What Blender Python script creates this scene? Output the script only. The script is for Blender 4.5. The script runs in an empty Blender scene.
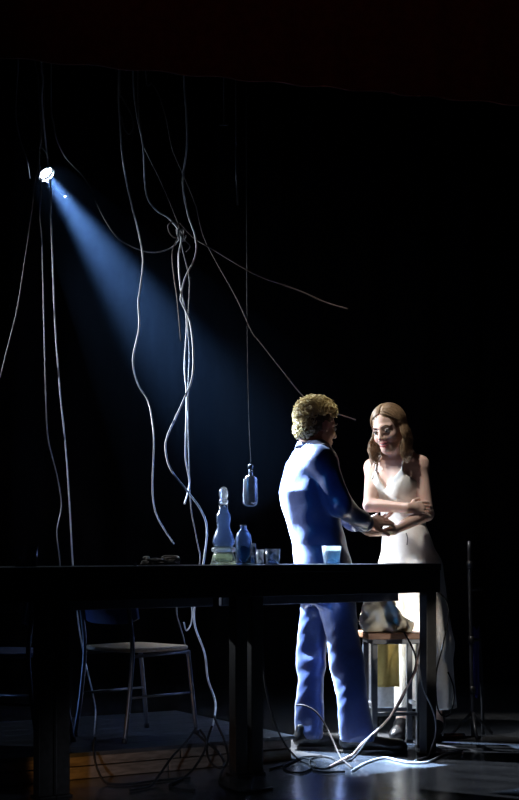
import bpy, bmesh, math, random
import numpy as np
from mathutils import Vector, Matrix
random.seed(7); np.random.seed(7)

# ------------------------------------------------------------------ camera, world, lights, exposure
FPX, H0, CAMZ = 1428.0, 548.0, 0.98          # focal length in pixels, horizon row, eye height
scene = bpy.context.scene
COL = scene.collection
def P(px, py, Y): return Vector(((px-259.5)/FPX*Y, Y, CAMZ+(H0-py)/FPX*Y))
def PF(px, py, z=0.0):                        # a pixel on the stage floor (or on a level z)
    Y = FPX*(CAMZ-z)/(py-H0)
    return Vector(((px-259.5)/FPX*Y, Y, z))

cam = bpy.data.cameras.new('camera'); camo = bpy.data.objects.new('camera', cam); COL.objects.link(camo)
cam.sensor_fit = 'VERTICAL'; cam.sensor_height = 24.0; cam.lens = FPX/800*24.0
cam.shift_y = (H0-400)/800.0
camo.location = (0, 0, CAMZ); camo.rotation_euler = (math.pi/2, 0, 0)
cam.clip_end = 100
scene.camera = camo
vs = scene.view_settings
vs.view_transform = 'Standard'; vs.look = 'None'; vs.gamma = 1; vs.exposure = 0.0
vs.use_curve_mapping = False
w = bpy.data.worlds.new('dark_house'); scene.world = w; w.use_nodes = True
bg = w.node_tree.nodes['Background']; bg.inputs[0].default_value = (0.25, 0.4, 1, 1); bg.inputs[1].default_value = 0.0008

def spot(name, loc, target, energy, color, size, blend, radius=0.05):
    l = bpy.data.lights.new(name, 'SPOT'); l.energy = energy; l.color = color
    l.spot_size = math.radians(size); l.spot_blend = blend; l.shadow_soft_size = radius
    o = bpy.data.objects.new(name, l); COL.objects.link(o); o.location = loc
    d = Vector(target)-Vector(loc); o.rotation_euler = d.to_track_quat('-Z', 'Y').to_euler()
    return o
LAMP = P(46, 174, 7.9)                        # the lamp in view
AIM = P(292, 528, 7.05)
spot('side_boom_light', (-3.2, 8.3, 2.7), P(255, 440, 7.05), 1900, (0.84, 0.91, 1.0), 40, 0.9, 0.04)
spot('steep_key_light', (-0.6, 6.1, 4.6), (0.84, 7.38, 1.20), 380, (1.0, 0.95, 0.88), 14, 0.6, 0.05)
spot('blue_front_light', (-3.0, 4.6, 2.0), (0.20, 6.95, 1.05), 170, (0.06, 0.34, 1.0), 12, 0.5, 0.05)
spot('border_fill_light', (0.5, 1.0, 3.2), (0.2, 5.2, 3.2), 20, (1.0, 0.35, 0.22), 40, 0.9, 0.1)  # unseen warm fill added to bring out the border curtain
spot('low_side_light', (-2.6, 6.4, 0.50), (0.25, 6.95, 0.40), 30, (0.25, 0.46, 1.0), 26, 0.9, 0.05)
spot('low_front_light', (-0.9, 3.4, 0.25), (-0.45, 6.25, 0.06), 45, (0.75, 0.82, 1.0), 20, 0.9, 0.05)
spot('coat_fill_light', (2.1, 5.1, 0.30), (0.64, 7.12, 0.56), 80, (1.0, 0.94, 0.84), 11, 0.5, 0.04)  # unseen fill added to brighten the coat and stool
spot('amber_floor_light', (-1.0, 5.70, 0.07), (-0.72, 6.03, 0.08), 4.5, (1.0, 0.45, 0.10), 60, 1.0, 0.02)
spot('cool_back_light', (-0.7, 8.9, 4.3), (0.52, 7.08, 0.0), 11000, (0.92, 0.96, 1.0), 12, 0.3, 0.03)

# ------------------------------------------------------------------ helpers: objects and materials
def link(name, me, mat=None, parent=None, smooth=True):
    if mat is not None: me.materials.append(mat)
    if smooth: me.polygons.foreach_set('use_smooth', [True]*len(me.polygons))
    o = bpy.data.objects.new(name, me); COL.objects.link(o)
    if parent is not None:
        o.parent = parent; o.matrix_parent_inverse = parent_world(parent).inverted()
    return o
def parent_world(p):
    m = Matrix.LocRotScale(p.location, p.rotation_euler, p.scale)
    if p.parent is not None: m = parent_world(p.parent) @ p.matrix_parent_inverse @ m
    return m
def empty(name, loc, label, cat, group=None):
    o = bpy.data.objects.new(name, None); COL.objects.link(o); o.location = loc; o.empty_display_size = 0.1
    tag(o, label, cat, group); return o
def tag(o, label=None, cat=None, group=None, kind=None):
    if label: o['label'] = label
    if cat: o['category'] = cat
    if group: o['group'] = group
    if kind: o['kind'] = kind
    return o
def pmesh(name, v, f):
    me = bpy.data.meshes.new(name); me.from_pydata([tuple(map(float, q)) for q in v], [], f); me.update(); return me

def mat(name, col, rough=0.6, metal=0.0, col2=None, nscale=40.0, bump=0.0, bscale=60.0, spec=0.5, sheen=0.0, trans=0.0, sss=0.0, stretch=None):
    m = bpy.data.materials.new(name); m.use_nodes = True
    nt = m.node_tree; b = nt.nodes['Principled BSDF']
    c2 = col2 if col2 is not None else tuple(x*0.8 for x in col)
    tc = nt.nodes.new('ShaderNodeTexCoord'); mp = nt.nodes.new('ShaderNodeMapping')
    if stretch: mp.inputs['Scale'].default_value = stretch
    nt.links.new(tc.outputs['Object'], mp.inputs['Vector'])
    n = nt.nodes.new('ShaderNodeTexNoise'); n.inputs['Scale'].default_value = nscale; n.inputs['Detail'].default_value = 4
    nt.links.new(mp.outputs[0], n.inputs['Vector'])
    r = nt.nodes.new('ShaderNodeValToRGB')
    r.color_ramp.elements[0].color = (*c2, 1); r.color_ramp.elements[1].color = (*col, 1)
    r.color_ramp.elements[0].position = 0.3; r.color_ramp.elements[1].position = 0.65
    nt.links.new(n.outputs['Fac'], r.inputs['Fac']); nt.links.new(r.outputs['Color'], b.inputs['Base Color'])
    b.inputs['Roughness'].default_value = rough; b.inputs['Metallic'].default_value = metal
    b.inputs['Specular IOR Level'].default_value = spec
    b.inputs['Sheen Weight'].default_value = sheen; b.inputs['Transmission Weight'].default_value = trans
    if sss:
        b.inputs['Subsurface Weight'].default_value = sss; b.inputs['Subsurface Radius'].default_value = (0.01, 0.004, 0.002)
    if bump:
        n2 = nt.nodes.new('ShaderNodeTexNoise'); n2.inputs['Scale'].default_value = bscale; n2.inputs['Detail'].default_value = 3
        nt.links.new(mp.outputs[0], n2.inputs['Vector'])
        bp = nt.nodes.new('ShaderNodeBump'); bp.inputs['Strength'].default_value = bump; bp.inputs['Distance'].default_value = 0.01
        nt.links.new(n2.outputs['Fac'], bp.inputs['Height']); nt.links.new(bp.outputs['Normal'], b.inputs['Normal'])
    return m
def glassmat(name, col, lit_share):
    m = bpy.data.materials.new(name); m.use_nodes = True; nt = m.node_tree
    b = nt.nodes['Principled BSDF']; b.inputs['Base Color'].default_value = (*col, 1)
    b.inputs['Transmission Weight'].default_value = 1.0; b.inputs['Roughness'].default_value = 0.2; b.inputs['IOR'].default_value = 1.6
    d = nt.nodes.new('ShaderNodeBsdfTranslucent'); d.inputs[0].default_value = (*[min(1, .4+.6*c) for c in col], 1)  # translucent share added to brighten the glass, standing in for light on it
    n = nt.nodes.new('ShaderNodeTexNoise'); n.inputs['Scale'].default_value = 25
    mr = nt.nodes.new('ShaderNodeMapRange'); mr.inputs['To Min'].default_value = lit_share*0.6; mr.inputs['To Max'].default_value = lit_share*1.4
    mx = nt.nodes.new('ShaderNodeMixShader'); nt.links.new(n.outputs['Fac'], mr.inputs['Value']); nt.links.new(mr.outputs[0], mx.inputs[0])
    nt.links.new(b.outputs[0], mx.inputs[1]); nt.links.new(d.outputs[0], mx.inputs[2])
    nt.links.new(mx.outputs[0], nt.nodes['Material Output'].inputs['Surface'])
    return m
def emitmat(name, col, s):
    m = bpy.data.materials.new(name); m.use_nodes = True; nt = m.node_tree
    e = nt.nodes.new('ShaderNodeEmission'); e.inputs[0].default_value = (*col, 1); e.inputs[1].default_value = s
    nt.links.new(e.outputs[0], nt.nodes['Material Output'].inputs['Surface']); return m

M = dict(
 floor=mat('glossy_black_stage_floor', (0.070, 0.074, 0.082), 0.2, 0, (0.035, 0.037, 0.043), 6, 0.25, 9, 0.6),
 drape=mat('black_drape', (0.004, 0.004, 0.005), 0.95, spec=0.1),
 teaser=mat('maroon_velour', (0.10, 0.022, 0.016), 0.9, 0, (0.07, 0.014, 0.010), 30, spec=0.1),
 table=mat('black_painted_wood', (0.010, 0.010, 0.012), 0.6, 0, (0.005, 0.005, 0.006), 30, 0.15, 50, spec=0.2),
 tlegs=mat('dark_brushed_table_leg', (0.022, 0.021, 0.021), 0.5, 0, (0.012, 0.012, 0.012), 40, 0.1, 60, spec=0.3),
 rail=mat('dull_steel_rail', (0.10, 0.11, 0.14), 0.45, 0.6),
 board=mat('weathered_riser_board', (0.17, 0.15, 0.135), 0.6, 0, (0.08, 0.066, 0.055), 7, 0.3, 30, stretch=(2, 2, 12)),
 deck=mat('dark_deck_board', (0.05, 0.055, 0.065), 0.42, 0, (0.025, 0.028, 0.034), 8, 0.2, 30),
 steel=mat('dark_tube_steel', (0.09, 0.095, 0.11), 0.35, 0.7),
 bluelit_ply=mat('plywood_tinted_blue_lit', (0.09, 0.13, 0.33), 0.4, 0, (0.06, 0.09, 0.24), 15),  # blue of the light falling on the chairs is put into the colour
 seatwood=mat('pale_plywood_seat', (0.50, 0.40, 0.28), 0.45, 0, (0.36, 0.27, 0.17), 12, stretch=(1, 8, 8)),
 stoolwood=mat('warm_stool_wood', (0.42, 0.22, 0.13), 0.5, 0, (0.28, 0.14, 0.08), 14, stretch=(1, 8, 8)),
 stoolmetal=mat('grey_stool_metal', (0.13, 0.135, 0.15), 0.35, 0.5),
 white_cable=mat('off_white_cable', (0.62, 0.63, 0.66), 0.5, 0, (0.48, 0.48, 0.50), 25),
 grey_cable=mat('grey_cable', (0.17, 0.17, 0.175), 0.55, 0, (0.11, 0.11, 0.11), 25, spec=0.3),
 brown_cable=mat('dull_brown_cable', (0.085, 0.062, 0.052), 0.6, 0, (0.05, 0.038, 0.032), 25, spec=0.25),
 black_cable=mat('black_cable', (0.008, 0.008, 0.009), 0.7, spec=0.2),
 pink_cable=mat('pale_pink_cable', (0.62, 0.42, 0.36), 0.5, 0, (0.5, 0.33, 0.28), 25),
 rope=mat('tan_rope', (0.36, 0.30, 0.25), 0.8, 0, (0.22, 0.18, 0.15), 60, 0.3, 90),
 black_metal=mat('black_lamp_metal', (0.02, 0.02, 0.022), 0.4, 0.3),
 chrome=mat('polished_metal', (0.7, 0.72, 0.75), 0.2, 1.0),
 suit=mat('navy_satin_suiting', (0.012, 0.036, 0.155), 0.42, 0, (0.009, 0.028, 0.125), 90, 0.2, 24, 0.6, sheen=0.30),
 shirt=mat('white_shirt_cotton', (0.8, 0.8, 0.8), 0.7),
 shoe=mat('black_shoe_leather', (0.012, 0.012, 0.013), 0.3),
 skin_m=mat('skin_ruddy', (0.55, 0.33, 0.25), 0.5, 0, (0.50, 0.28, 0.21), 30, sss=0.15),
 skin_w=mat('skin_fair', (0.72, 0.50, 0.41), 0.48, 0, (0.68, 0.45, 0.365), 30, sss=0.15),
 hair_m=mat('blond_curls', (0.66, 0.53, 0.24), 0.42, 0, (0.44, 0.33, 0.13), 60),
 hair_m_in=mat('dark_blond_undercut', (0.10, 0.07, 0.035), 0.7, 0, (0.06, 0.042, 0.02), 60, 0.5, 120),
 hair_w=mat('light_brown_hair', (0.30, 0.195, 0.11), 0.4, 0, (0.17, 0.105, 0.056), 50),
 dress=mat('ivory_crepe', (0.80, 0.78, 0.74), 0.6, 0, (0.75, 0.73, 0.69), 50, 0.15, 35),
 eye=mat('eye_white', (0.8, 0.8, 0.8), 0.2), iris=mat('dark_iris', (0.02, 0.015, 0.012), 0.2),
 brow=mat('brown_eyebrow', (0.11, 0.065, 0.04), 0.7), lips=mat('rose_lips', (0.42, 0.10, 0.10), 0.35),
 teeth=mat('teeth', (0.85, 0.82, 0.78), 0.3),
 cream=mat('cream_canvas', (0.80, 0.74, 0.60), 0.75, 0, (0.72, 0.65, 0.50), 30, 0.3, 30),
 yellow=mat('mustard_yellow_cloth', (0.62, 0.47, 0.14), 0.75, 0, (0.52, 0.38, 0.10), 25, 0.3, 30),
 lining=mat('white_coat_lining', (0.8, 0.8, 0.78), 0.7),
 glass_blue=glassmat('blue_glass', (0.50, 0.68, 1.0), 0.03),
 glass_clear=glassmat('clear_glass', (0.80, 0.90, 1.0), 0.12),
 glass_green=glassmat('pale_green_glass', (0.80, 0.92, 0.70), 0.14),
 glass_dark=glassmat('smoky_glass', (0.16, 0.17, 0.20), 0.01),
 liquid=mat('pale_blue_liquid', (0.25, 0.62, 0.95), 0.1, trans=0.8),
 redwood=mat('reddish_batten_wood', (0.32, 0.11, 0.06), 0.6, 0, (0.2, 0.07, 0.04), 20),
 bluecloth=mat('deep_blue_cloth', (0.05, 0.05, 0.34), 0.7),
 lens=emitmat('lit_lamp_lens', (0.72, 0.86, 1.0), 300),
)

# ------------------------------------------------------------------ helpers: shapes
def catmull(pts, n=8):
    pts = [Vector(p) for p in pts]; out = []
    for i in range(len(pts)-1):
        p0 = pts[max(i-1, 0)]; p1 = pts[i]; p2 = pts[i+1]; p3 = pts[min(i+2, len(pts)-1)]
        for k in range(n):
            t = k/n; t2 = t*t; t3 = t2*t
            out.append(0.5*((2*p1)+(-p0+p2)*t+(2*p0-5*p1+4*p2-p3)*t2+(-p0+3*p1-3*p2+p3)*t3))
    out.append(pts[-1]); return out
def tube_data(path, r, sides=8, V=None, Fc=None):
    V = [] if V is None else V; Fc = [] if Fc is None else Fc
    n = len(path); rr = r if hasattr(r, '__len__') else [r]*n
    base = len(V); prev = None
    for i, p in enumerate(path):
        t = (path[min(i+1, n-1)]-path[max(i-1, 0)])
        t = t.normalized() if t.length > 1e-9 else Vector((0, 0, 1))
        if prev is None:
            a = t.orthogonal().normalized()
        else:
            a = prev-t*prev.dot(t); a = a.normalized() if a.length > 1e-6 else t.orthogonal().normalized()
        prev = a; b = t.cross(a)
        for k in range(sides):
            an = 2*math.pi*k/sides; V.append(p+(a*math.cos(an)+b*math.sin(an))*rr[i])
    for i in range(n-1):
        for k in range(sides):
            k2 = (k+1) % sides
            Fc.append((base+i*sides+k, base+i*sides+k2, base+(i+1)*sides+k2, base+(i+1)*sides+k))
    Fc.append(tuple(base+k for k in reversed(range(sides)))); Fc.append(tuple(base+(n-1)*sides+k for k in range(sides)))
    return V, Fc
def tube(name, pts, r, material, parent=None, smooth_n=8, sides=8):
    path = catmull(pts, smooth_n) if smooth_n else [Vector(p) for p in pts]
    V, Fc = tube_data(path, r, sides); return link(name, pmesh(name, V, Fc), material, parent)
def box_data(o, ax, ay, az, V, Fc):                # o corner, three edge vectors
    b = len(V)
    for i in (0, 1):
        for j in (0, 1):
            for k in (0, 1): V.append(o+ax*i+ay*j+az*k)
    for f in ((0, 1, 3, 2), (4, 6, 7, 5), (0, 4, 5, 1), (2, 3, 7, 6), (0, 2, 6, 4), (1, 5, 7, 3)): Fc.append(tuple(b+q for q in f))
def box(name, o, ax, ay, az, material, parent=None, bevel=0.004):
    V, Fc = [], []; box_data(Vector(o), Vector(ax), Vector(ay), Vector(az), V, Fc)
    me = pmesh(name, V, Fc); bm = bmesh.new(); bm.from_mesh(me); bmesh.ops.recalc_face_normals(bm, faces=bm.faces)
    if bevel: bmesh.ops.bevel(bm, geom=list(bm.edges), offset=bevel, segments=2, affect='EDGES', profile=0.6)
    bm.to_mesh(me); bm.free(); return link(name, me, material, parent, smooth=False)
def lathe(name, prof, loc, material, parent=None, seg=28, axis=None):
    V, Fc = [], []; n = len(prof)
    R = Matrix.Identity(3) if axis is None else Vector(axis).to_track_quat('Z', 'Y').to_matrix()
    for (r, z) in prof:
        for k in range(seg):
            a = 2*math.pi*k/seg; V.append(Vector(loc)+R @ Vector((r*math.cos(a), r*math.sin(a), z)))
    for i in range(n-1):
        for k in range(seg):
            k2 = (k+1) % seg; Fc.append((i*seg+k, i*seg+k2, (i+1)*seg+k2, (i+1)*seg+k))
    me = pmesh(name, V, Fc); bm = bmesh.new(); bm.from_mesh(me)
    bmesh.ops.remove_doubles(bm, verts=bm.verts, dist=1e-5); bmesh.ops.recalc_face_normals(bm, faces=bm.faces)
    bm.to_mesh(me); bm.free(); return link(name, me, material, parent)
def sphere(name, c, r, material, parent=None, scale=(1, 1, 1), R=None, seg=14):
    bm = bmesh.new(); bmesh.ops.create_uvsphere(bm, u_segments=seg, v_segments=seg//2+2, radius=r)
    Rm = R if R is not None else Matrix.Identity(3)
    for v in bm.verts: v.co = Vector(c)+Rm @ Vector((v.co.x*scale[0], v.co.y*scale[1], v.co.z*scale[2]))
    me = bpy.data.meshes.new(name); bm.to_mesh(me); bm.free(); return link(name, me, material, parent)

# a small distance-field modeller: bodies and clothes grow as one smooth surface
class Field:
    def __init__(s, lo, hi, h):
        s.lo = np.array(lo, float); s.h = h
        s.n = np.ceil((np.array(hi, float)-s.lo)/h).astype(int)+1
        s.ax = [(s.lo[i]+np.arange(s.n[i])*h).astype(np.float32) for i in range(3)]
        s.d = np.full(s.n, 0.2, np.float32)
    def win(s, lo, hi):
        a = np.clip(np.floor((np.array(lo)-s.lo)/s.h).astype(int), 0, s.n); b = np.clip(np.ceil((np.array(hi)-s.lo)/s.h).astype(int)+1, 0, s.n)
        sl = tuple(slice(a[i], b[i]) for i in range(3))
        return sl, s.ax[0][sl[0]][:, None, None], s.ax[1][sl[1]][None, :, None], s.ax[2][sl[2]][None, None, :]
    def put(s, sl, d, k, op):
        cur = s.d[sl]
        if cur.size == 0: return
        if op == 'sub': d = -d
        if op == 'add':
            if k > 0:
                hh = np.clip(0.5+0.5*(cur-d)/k, 0, 1); r = cur*(1-hh)+d*hh-k*hh*(1-hh)
            else: r = np.minimum(cur, d)
        else:
            if k > 0:
                hh = np.clip(0.5-0.5*(cur-d)/k, 0, 1); r = cur*(1-hh)+d*hh+k*hh*(1-hh)
            else: r = np.maximum(cur, d)
        s.d[sl] = r
    def cone(s, a, b, ra, rb, k=0.012, mod=None, op='add'):
        a = np.array(a, float); b = np.array(b, float); m = max(ra, rb)+2*k+4*s.h+(0.02 if mod else 0)
        sl, x, y, z = s.win(np.minimum(a, b)-m, np.maximum(a, b)+m)
        ba = b-a; L2 = max(ba.dot(ba), 1e-9)
        px, py, pz = x-a[0], y-a[1], z-a[2]
        t = np.clip((px*ba[0]+py*ba[1]+pz*ba[2])/L2, 0, 1)
        qx, qy, qz = px-t*ba[0], py-t*ba[1], pz-t*ba[2]
        r = ra+(rb-ra)*t
        if mod: r = r+mod(np.arctan2(qy, qx), t)
        s.put(sl, np.sqrt(qx*qx+qy*qy+qz*qz)-r, k, op)
    def ell(s, c, r, R=None, k=0.012, op='add'):
        c = np.array(c, float); r = np.array(r, float); m = r.max()+2*k+4*s.h
        sl, x, y, z = s.win(c-m, c+m)
        px, py, pz = x-c[0], y-c[1], z-c[2]
        R = np.eye(3) if R is None else np.array(R)
        q = [(R[0, i]*px+R[1, i]*py+R[2, i]*pz)/r[i] for i in range(3)]
        k0 = np.sqrt(q[0]**2+q[1]**2+q[2]**2)+1e-6; k1 = np.sqrt((q[0]/r[0])**2+(q[1]/r[1])**2+(q[2]/r[2])**2)+1e-6
        s.put(sl, k0*(k0-1)/k1, k, op)
    def loft(s, rows, fwd, k=0.02, power=2.2, wave=None):     # rows: (z, cx, cy, half depth, half width), level slices
        rows = sorted(rows); z0, z1 = rows[0][0], rows[-1][0]
        zs = [r[0] for r in rows]; m = max(max(r[3], r[4]) for r in rows)+0.05
        sl, x, y, z = s.win((min(r[1] for r in rows)-m, min(r[2] for r in rows)-m, z0-0.03), (max(r[1] for r in rows)+m, max(r[2] for r in rows)+m, z1+0.03))
        g = lambda i: np.interp(z, zs, [r[i] for r in rows]).astype(np.float32)
        cx, cy, a, b = g(1), g(2), g(3), g(4)
        u = (x-cx)*fwd[0]+(y-cy)*fwd[1]; v = -(x-cx)*fwd[1]+(y-cy)*fwd[0]
        q = (np.abs(u/a)**power+np.abs(v/b)**power)**(1/power)
        if wave: q = q-wave(np.arctan2(v, u), z)
        d = (q-1)*np.minimum(a, b)
        d = np.maximum(d, np.maximum(z-z1, z0-z))
        s.put(sl, d, k, 'add')
    def wrinkle(s, amp, freqs):
        x = s.ax[0][:, None, None]; y = s.ax[1][None, :, None]; z = s.ax[2][None, None, :]
        for (fx, fy, fz, ph) in freqs: s.d += amp*np.sin(fx*x+fy*y+fz*z+ph+1.2*np.sin(0.5*fz*x+0.4*fx*z+ph))
    def cut(s, fn):                                           # keep where fn(x,y,z) < 0
        x = s.ax[0][:, None, None]; y = s.ax[1][None, :, None]; z = s.ax[2][None, None, :]
        s.d = np.maximum(s.d, fn(x, y, z).astype(np.float32))
    def mesh(s, name):
        d = s.d; sg = d < 0; n = d.shape; C = (n[0]-1, n[1]-1, n[2]-1)
        cnt = np.zeros(C, np.int8)
        cor = [(i, j, k) for i in (0, 1) for j in (0, 1) for k in (0, 1)]
        for (i, j, k) in cor: cnt += sg[i:i+C[0], j:j+C[1], k:k+C[2]]
        act = (cnt > 0) & (cnt < 8); idx = np.full(C, -1, np.int64); I = np.argwhere(act); idx[act] = np.arange(len(I))
        pos = np.zeros((len(I), 3)); num = np.zeros(len(I))
        val = {c: d[I[:, 0]+c[0], I[:, 1]+c[1], I[:, 2]+c[2]] for c in cor}
        for c in cor:
            for ax in range(3):
                if c[ax] == 0:
                    e = list(c); e[ax] = 1; e = tuple(e); a, b = val[c], val[e]; mk = (a < 0) != (b < 0)
                    t = np.where(mk, a/np.where(mk, a-b, 1), 0); p = np.tile(np.array(c, float), (len(I), 1)); p[:, ax] += t
                    pos[mk] += p[mk]; num[mk] += 1
        V = s.lo+(I+pos/np.maximum(num, 1)[:, None])*s.h
        faces = []
        for ax in range(3):
            o1, o2 = [(1, 2), (2, 0), (0, 1)][ax]
            A = [slice(1, -1)]*3; B = [slice(1, -1)]*3; A[ax] = slice(0, -1); B[ax] = slice(1, None)
            s0, s1 = sg[tuple(A)], sg[tuple(B)]; E = np.argwhere(s0 != s1); flip = s0[s0 != s1]
            off = np.array([1, 1, 1]); off[ax] = 0; E = E+off
            def cell(a, b):
                q = E.copy(); q[:, o1] += a; q[:, o2] += b; return idx[q[:, 0], q[:, 1], q[:, 2]]
            Q = np.stack([cell(-1, -1), cell(0, -1), cell(0, 0), cell(-1, 0)], 1)
            Q[~flip] = Q[~flip][:, ::-1]; faces.append(Q)
        Fq = np.concatenate(faces); Fq = Fq[(Fq >= 0).all(1)]
        me = bpy.data.meshes.new(name); me.vertices.add(len(V)); me.vertices.foreach_set('co', V.astype(np.float32).ravel())
        me.loops.add(len(Fq)*4); me.loops.foreach_set('vertex_index', Fq.astype(np.int32).ravel())
        me.polygons.add(len(Fq)); me.polygons.foreach_set('loop_start', np.arange(0, len(Fq)*4, 4, dtype=np.int32))
        me.update(calc_edges=True); me.validate(); return me

# ------------------------------------------------------------------ the setting
tag(box('floor', (-4.5, 2.2, -0.2), (9, 0, 0), (0, 8.6, 0), (0, 0, 0.2), M['floor'], bevel=0), 'glossy black stage floor', 'floor', kind='structure')
def pleats(name, a, b, z0, z1, amp, wl, material, th=0.02):
    a = Vector((*a, 0)); b = Vector((*b, 0)); L = (b-a).length; u = (b-a)/L; nrm = Vector((-u.y, u.x, 0)); n = int(L/wl*10)
    V, Fc = [], []
    for i in range(n+1):
        s = L*i/n; off = amp*math.sin(2*math.pi*s/wl+0.8*math.sin(s*3.1))
        for (dz, dn) in ((z0, 0), (z1, 0), (z1, th), (z0, th)): V.append(a+u*s+nrm*(off+dn)+Vector((0, 0, dz)))
    for i in range(n):
        for k in range(4): Fc.append((i*4+k, i*4+(k+1) % 4, (i+1)*4+(k+1) % 4, (i+1)*4+k))
    Fc += [(3, 2, 1, 0), tuple(n*4+k for k in range(4))]
    return link(name, pmesh(name, V, Fc), material)
tag(pleats('wall_back', (-4.4, 10.2), (4.4, 10.2), 0.0, 5.0, 0.05, 0.35, M['drape']), 'black pleated backdrop behind the stage', 'backdrop', kind='structure')
tz = 2.70
tag(pleats('border_curtain', (-1.6, 4.8), (1.75, 5.74), tz, 4.2, 0.012, 0.22, M['teaser']), 'dark maroon border curtain across the top of the stage', 'curtain')

# batten pipe from which lamp and cables hang
bp = empty('batten_pipe', (0, 7.1, 3.85), 'black pipe batten above the stage carrying the cables', 'batten')
tube('pipe', [(-2.2, 7.1, 3.85), (2.2, 7.1, 3.85)], 0.024, M['black_metal'], bp, 0, 12)
tube('pipe', [(-2.2, 7.95, 3.85), (2.2, 7.95, 3.85)], 0.024, M['black_metal'], bp, 0, 12)
for sx in (-1.9, 1.9): tube('spreader', [(sx, 7.1, 3.85), (sx, 7.95, 3.85)], 0.02, M['black_metal'], bp, 0, 10)
for sx in (-1.6, 0.0, 1.6): tube('lift_line', [(sx, 7.5, 6.0), (sx, 7.1, 3.85)], 0.004, M['black_metal'], bp, 0, 6)

# platform with its boards
S = lambda px, s: Vector(((px-259.5)/s, FPX/s, 0))
PH = 0.115
pa, pb = S(70, 237), S(292, 216.5); pu = (pb-pa).normalized(); pn = Vector((-pu.y, pu.x, 0)); pa = pb-pu*2.3
plat = empty('stage_platform', pb, 'low wooden stage platform under the chairs', 'platform')
g = 0.004
for (z0, z1) in ((0.002, 0.052), (0.057, PH-0.020)):
    cuts = [0, 0.62, 1.66, 2.3] if z0 < 0.01 else [0, 1.08, 1.72, 2.3]
    for i in range(3):
        o = pa+pu*(cuts[i]+g); box('riser_board', o+Vector((0, 0, z0)), pu*(cuts[i+1]-cuts[i]-2*g), pn*0.02, (0, 0, z1-z0), M['board'], plat, 0.003)
for i in range(7):
    box('deck_board', pa-pn*0.012+pn*(0.17*i)+Vector((0, 0, PH-0.018)), pu*2.31, pn*0.165, (0, 0, 0.018), M['deck'], plat, 0.003)
for i in range(4):
    box('joist', pa+pu*(0.1+0.7*i)+pn*0.03, pu*0.04, pn*1.12, (0, 0, PH-0.02), M['deck'], plat, 0)
box('end_board', pb-pu*0.02+pn*0.022+Vector((0, 0, 0.002)), pu*0.02, pn*1.13, (0, 0, PH-0.022), M['board'], plat, 0.003)

# ------------------------------------------------------------------ tables
ta, tb = S(245, 231), S(427, 210); tu = (tb-ta).normalized(); tn = Vector((-tu.y, tu.x, 0))
TT = 0.906
def table(s0, s1, legs, label):
    o = ta+tu*s0; L = s1-s0
    t = empty('long_table', o+tn*0.12, label, 'table')
    box('tabletop', o-tn*0.06+Vector((0, 0, TT-0.032)), tu*L, tn*0.32, (0, 0, 0.032), M['table'], t, 0.003)
    box('apron', o-tn*0.054+Vector((0, 0, TT-0.136)), tu*L, tn*0.02, (0, 0, 0.104), M['table'], t, 0.003)
    box('back_rail', o+tn*0.222+tu*0.02+Vector((0, 0, TT-0.186)), tu*(L-0.04), tn*0.022, (0, 0, 0.154), M['rail'], t, 0.005)
    for e in (0.0, L-0.018): box('end_apron', o+tu*e-tn*0.033+Vector((0, 0, TT-0.13)), tu*0.018, tn*0.254, (0, 0, 0.098), M['table'], t, 0.002)
    for s in legs:
        c = ta+tu*s-tn*0.006
        lg = box('leg', c-tu*0.031-tn*0.026+Vector((0, 0, 0.008)), tu*0.062, tn*0.052, (0, 0, TT-0.04), M['tlegs'], t, 0.004)
        box('foot_plate', c-tu*0.0335-tn*0.045+Vector((0, 0, 0.0005)), tu*0.067, tn*0.09, (0, 0, 0.008), M['tlegs'], lg, 0.002)
    return t
sB = (tb-ta).length
table(0.008, sB+0.036, (0.044, sB), 'long narrow black table behind which the man stands')
table(-0.934, 0.004, (-0.04, -0.899), 'long narrow black table holding the hourglass decanter and rope pile')
table(-2.0, -0.938, (-0.973, -1.95), 'long narrow black table with a lone smoky glass on it')

def on_table(px, off=0.12):                                # the point of the table top seen at this column, off metres behind the leg row
    b = ta+tn*off; k = (px-259.5)/FPX                      # x = k*y
    s = (k*b.y-b.x)/(tu.x-k*tu.y); p = b+tu*s; return Vector((p.x, p.y, TT+0.0005))
def sc_at(p): return FPX/p.y

def tumbler(px, w_top, w_bot, hpx, material, label, off=0.12, group=None, liquid=0):
    p = on_table(px, off); k = 1/sc_at(p); rt, rb, h = w_top*k/2, w_bot*k/2, hpx*k; th = 0.0022
    t = empty('drinking_glass', p, label, 'glass', group)
    lathe('glass_wall', [(0, 0), (rb, 0), (rt, h), (rt-th, h), (rb-th*0.9, 0.007), (0, 0.007)], p, material, t)
    if liquid:
        f = liquid; ri = rb-th*1.6; ro = (rb+(rt-rb)*f)-th*1.6
        lathe('drink', [(0, 0.0075), (ri, 0.0075), (ro, h*f), (0, h*f)], p, M['liquid'], t)
    return t
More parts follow.
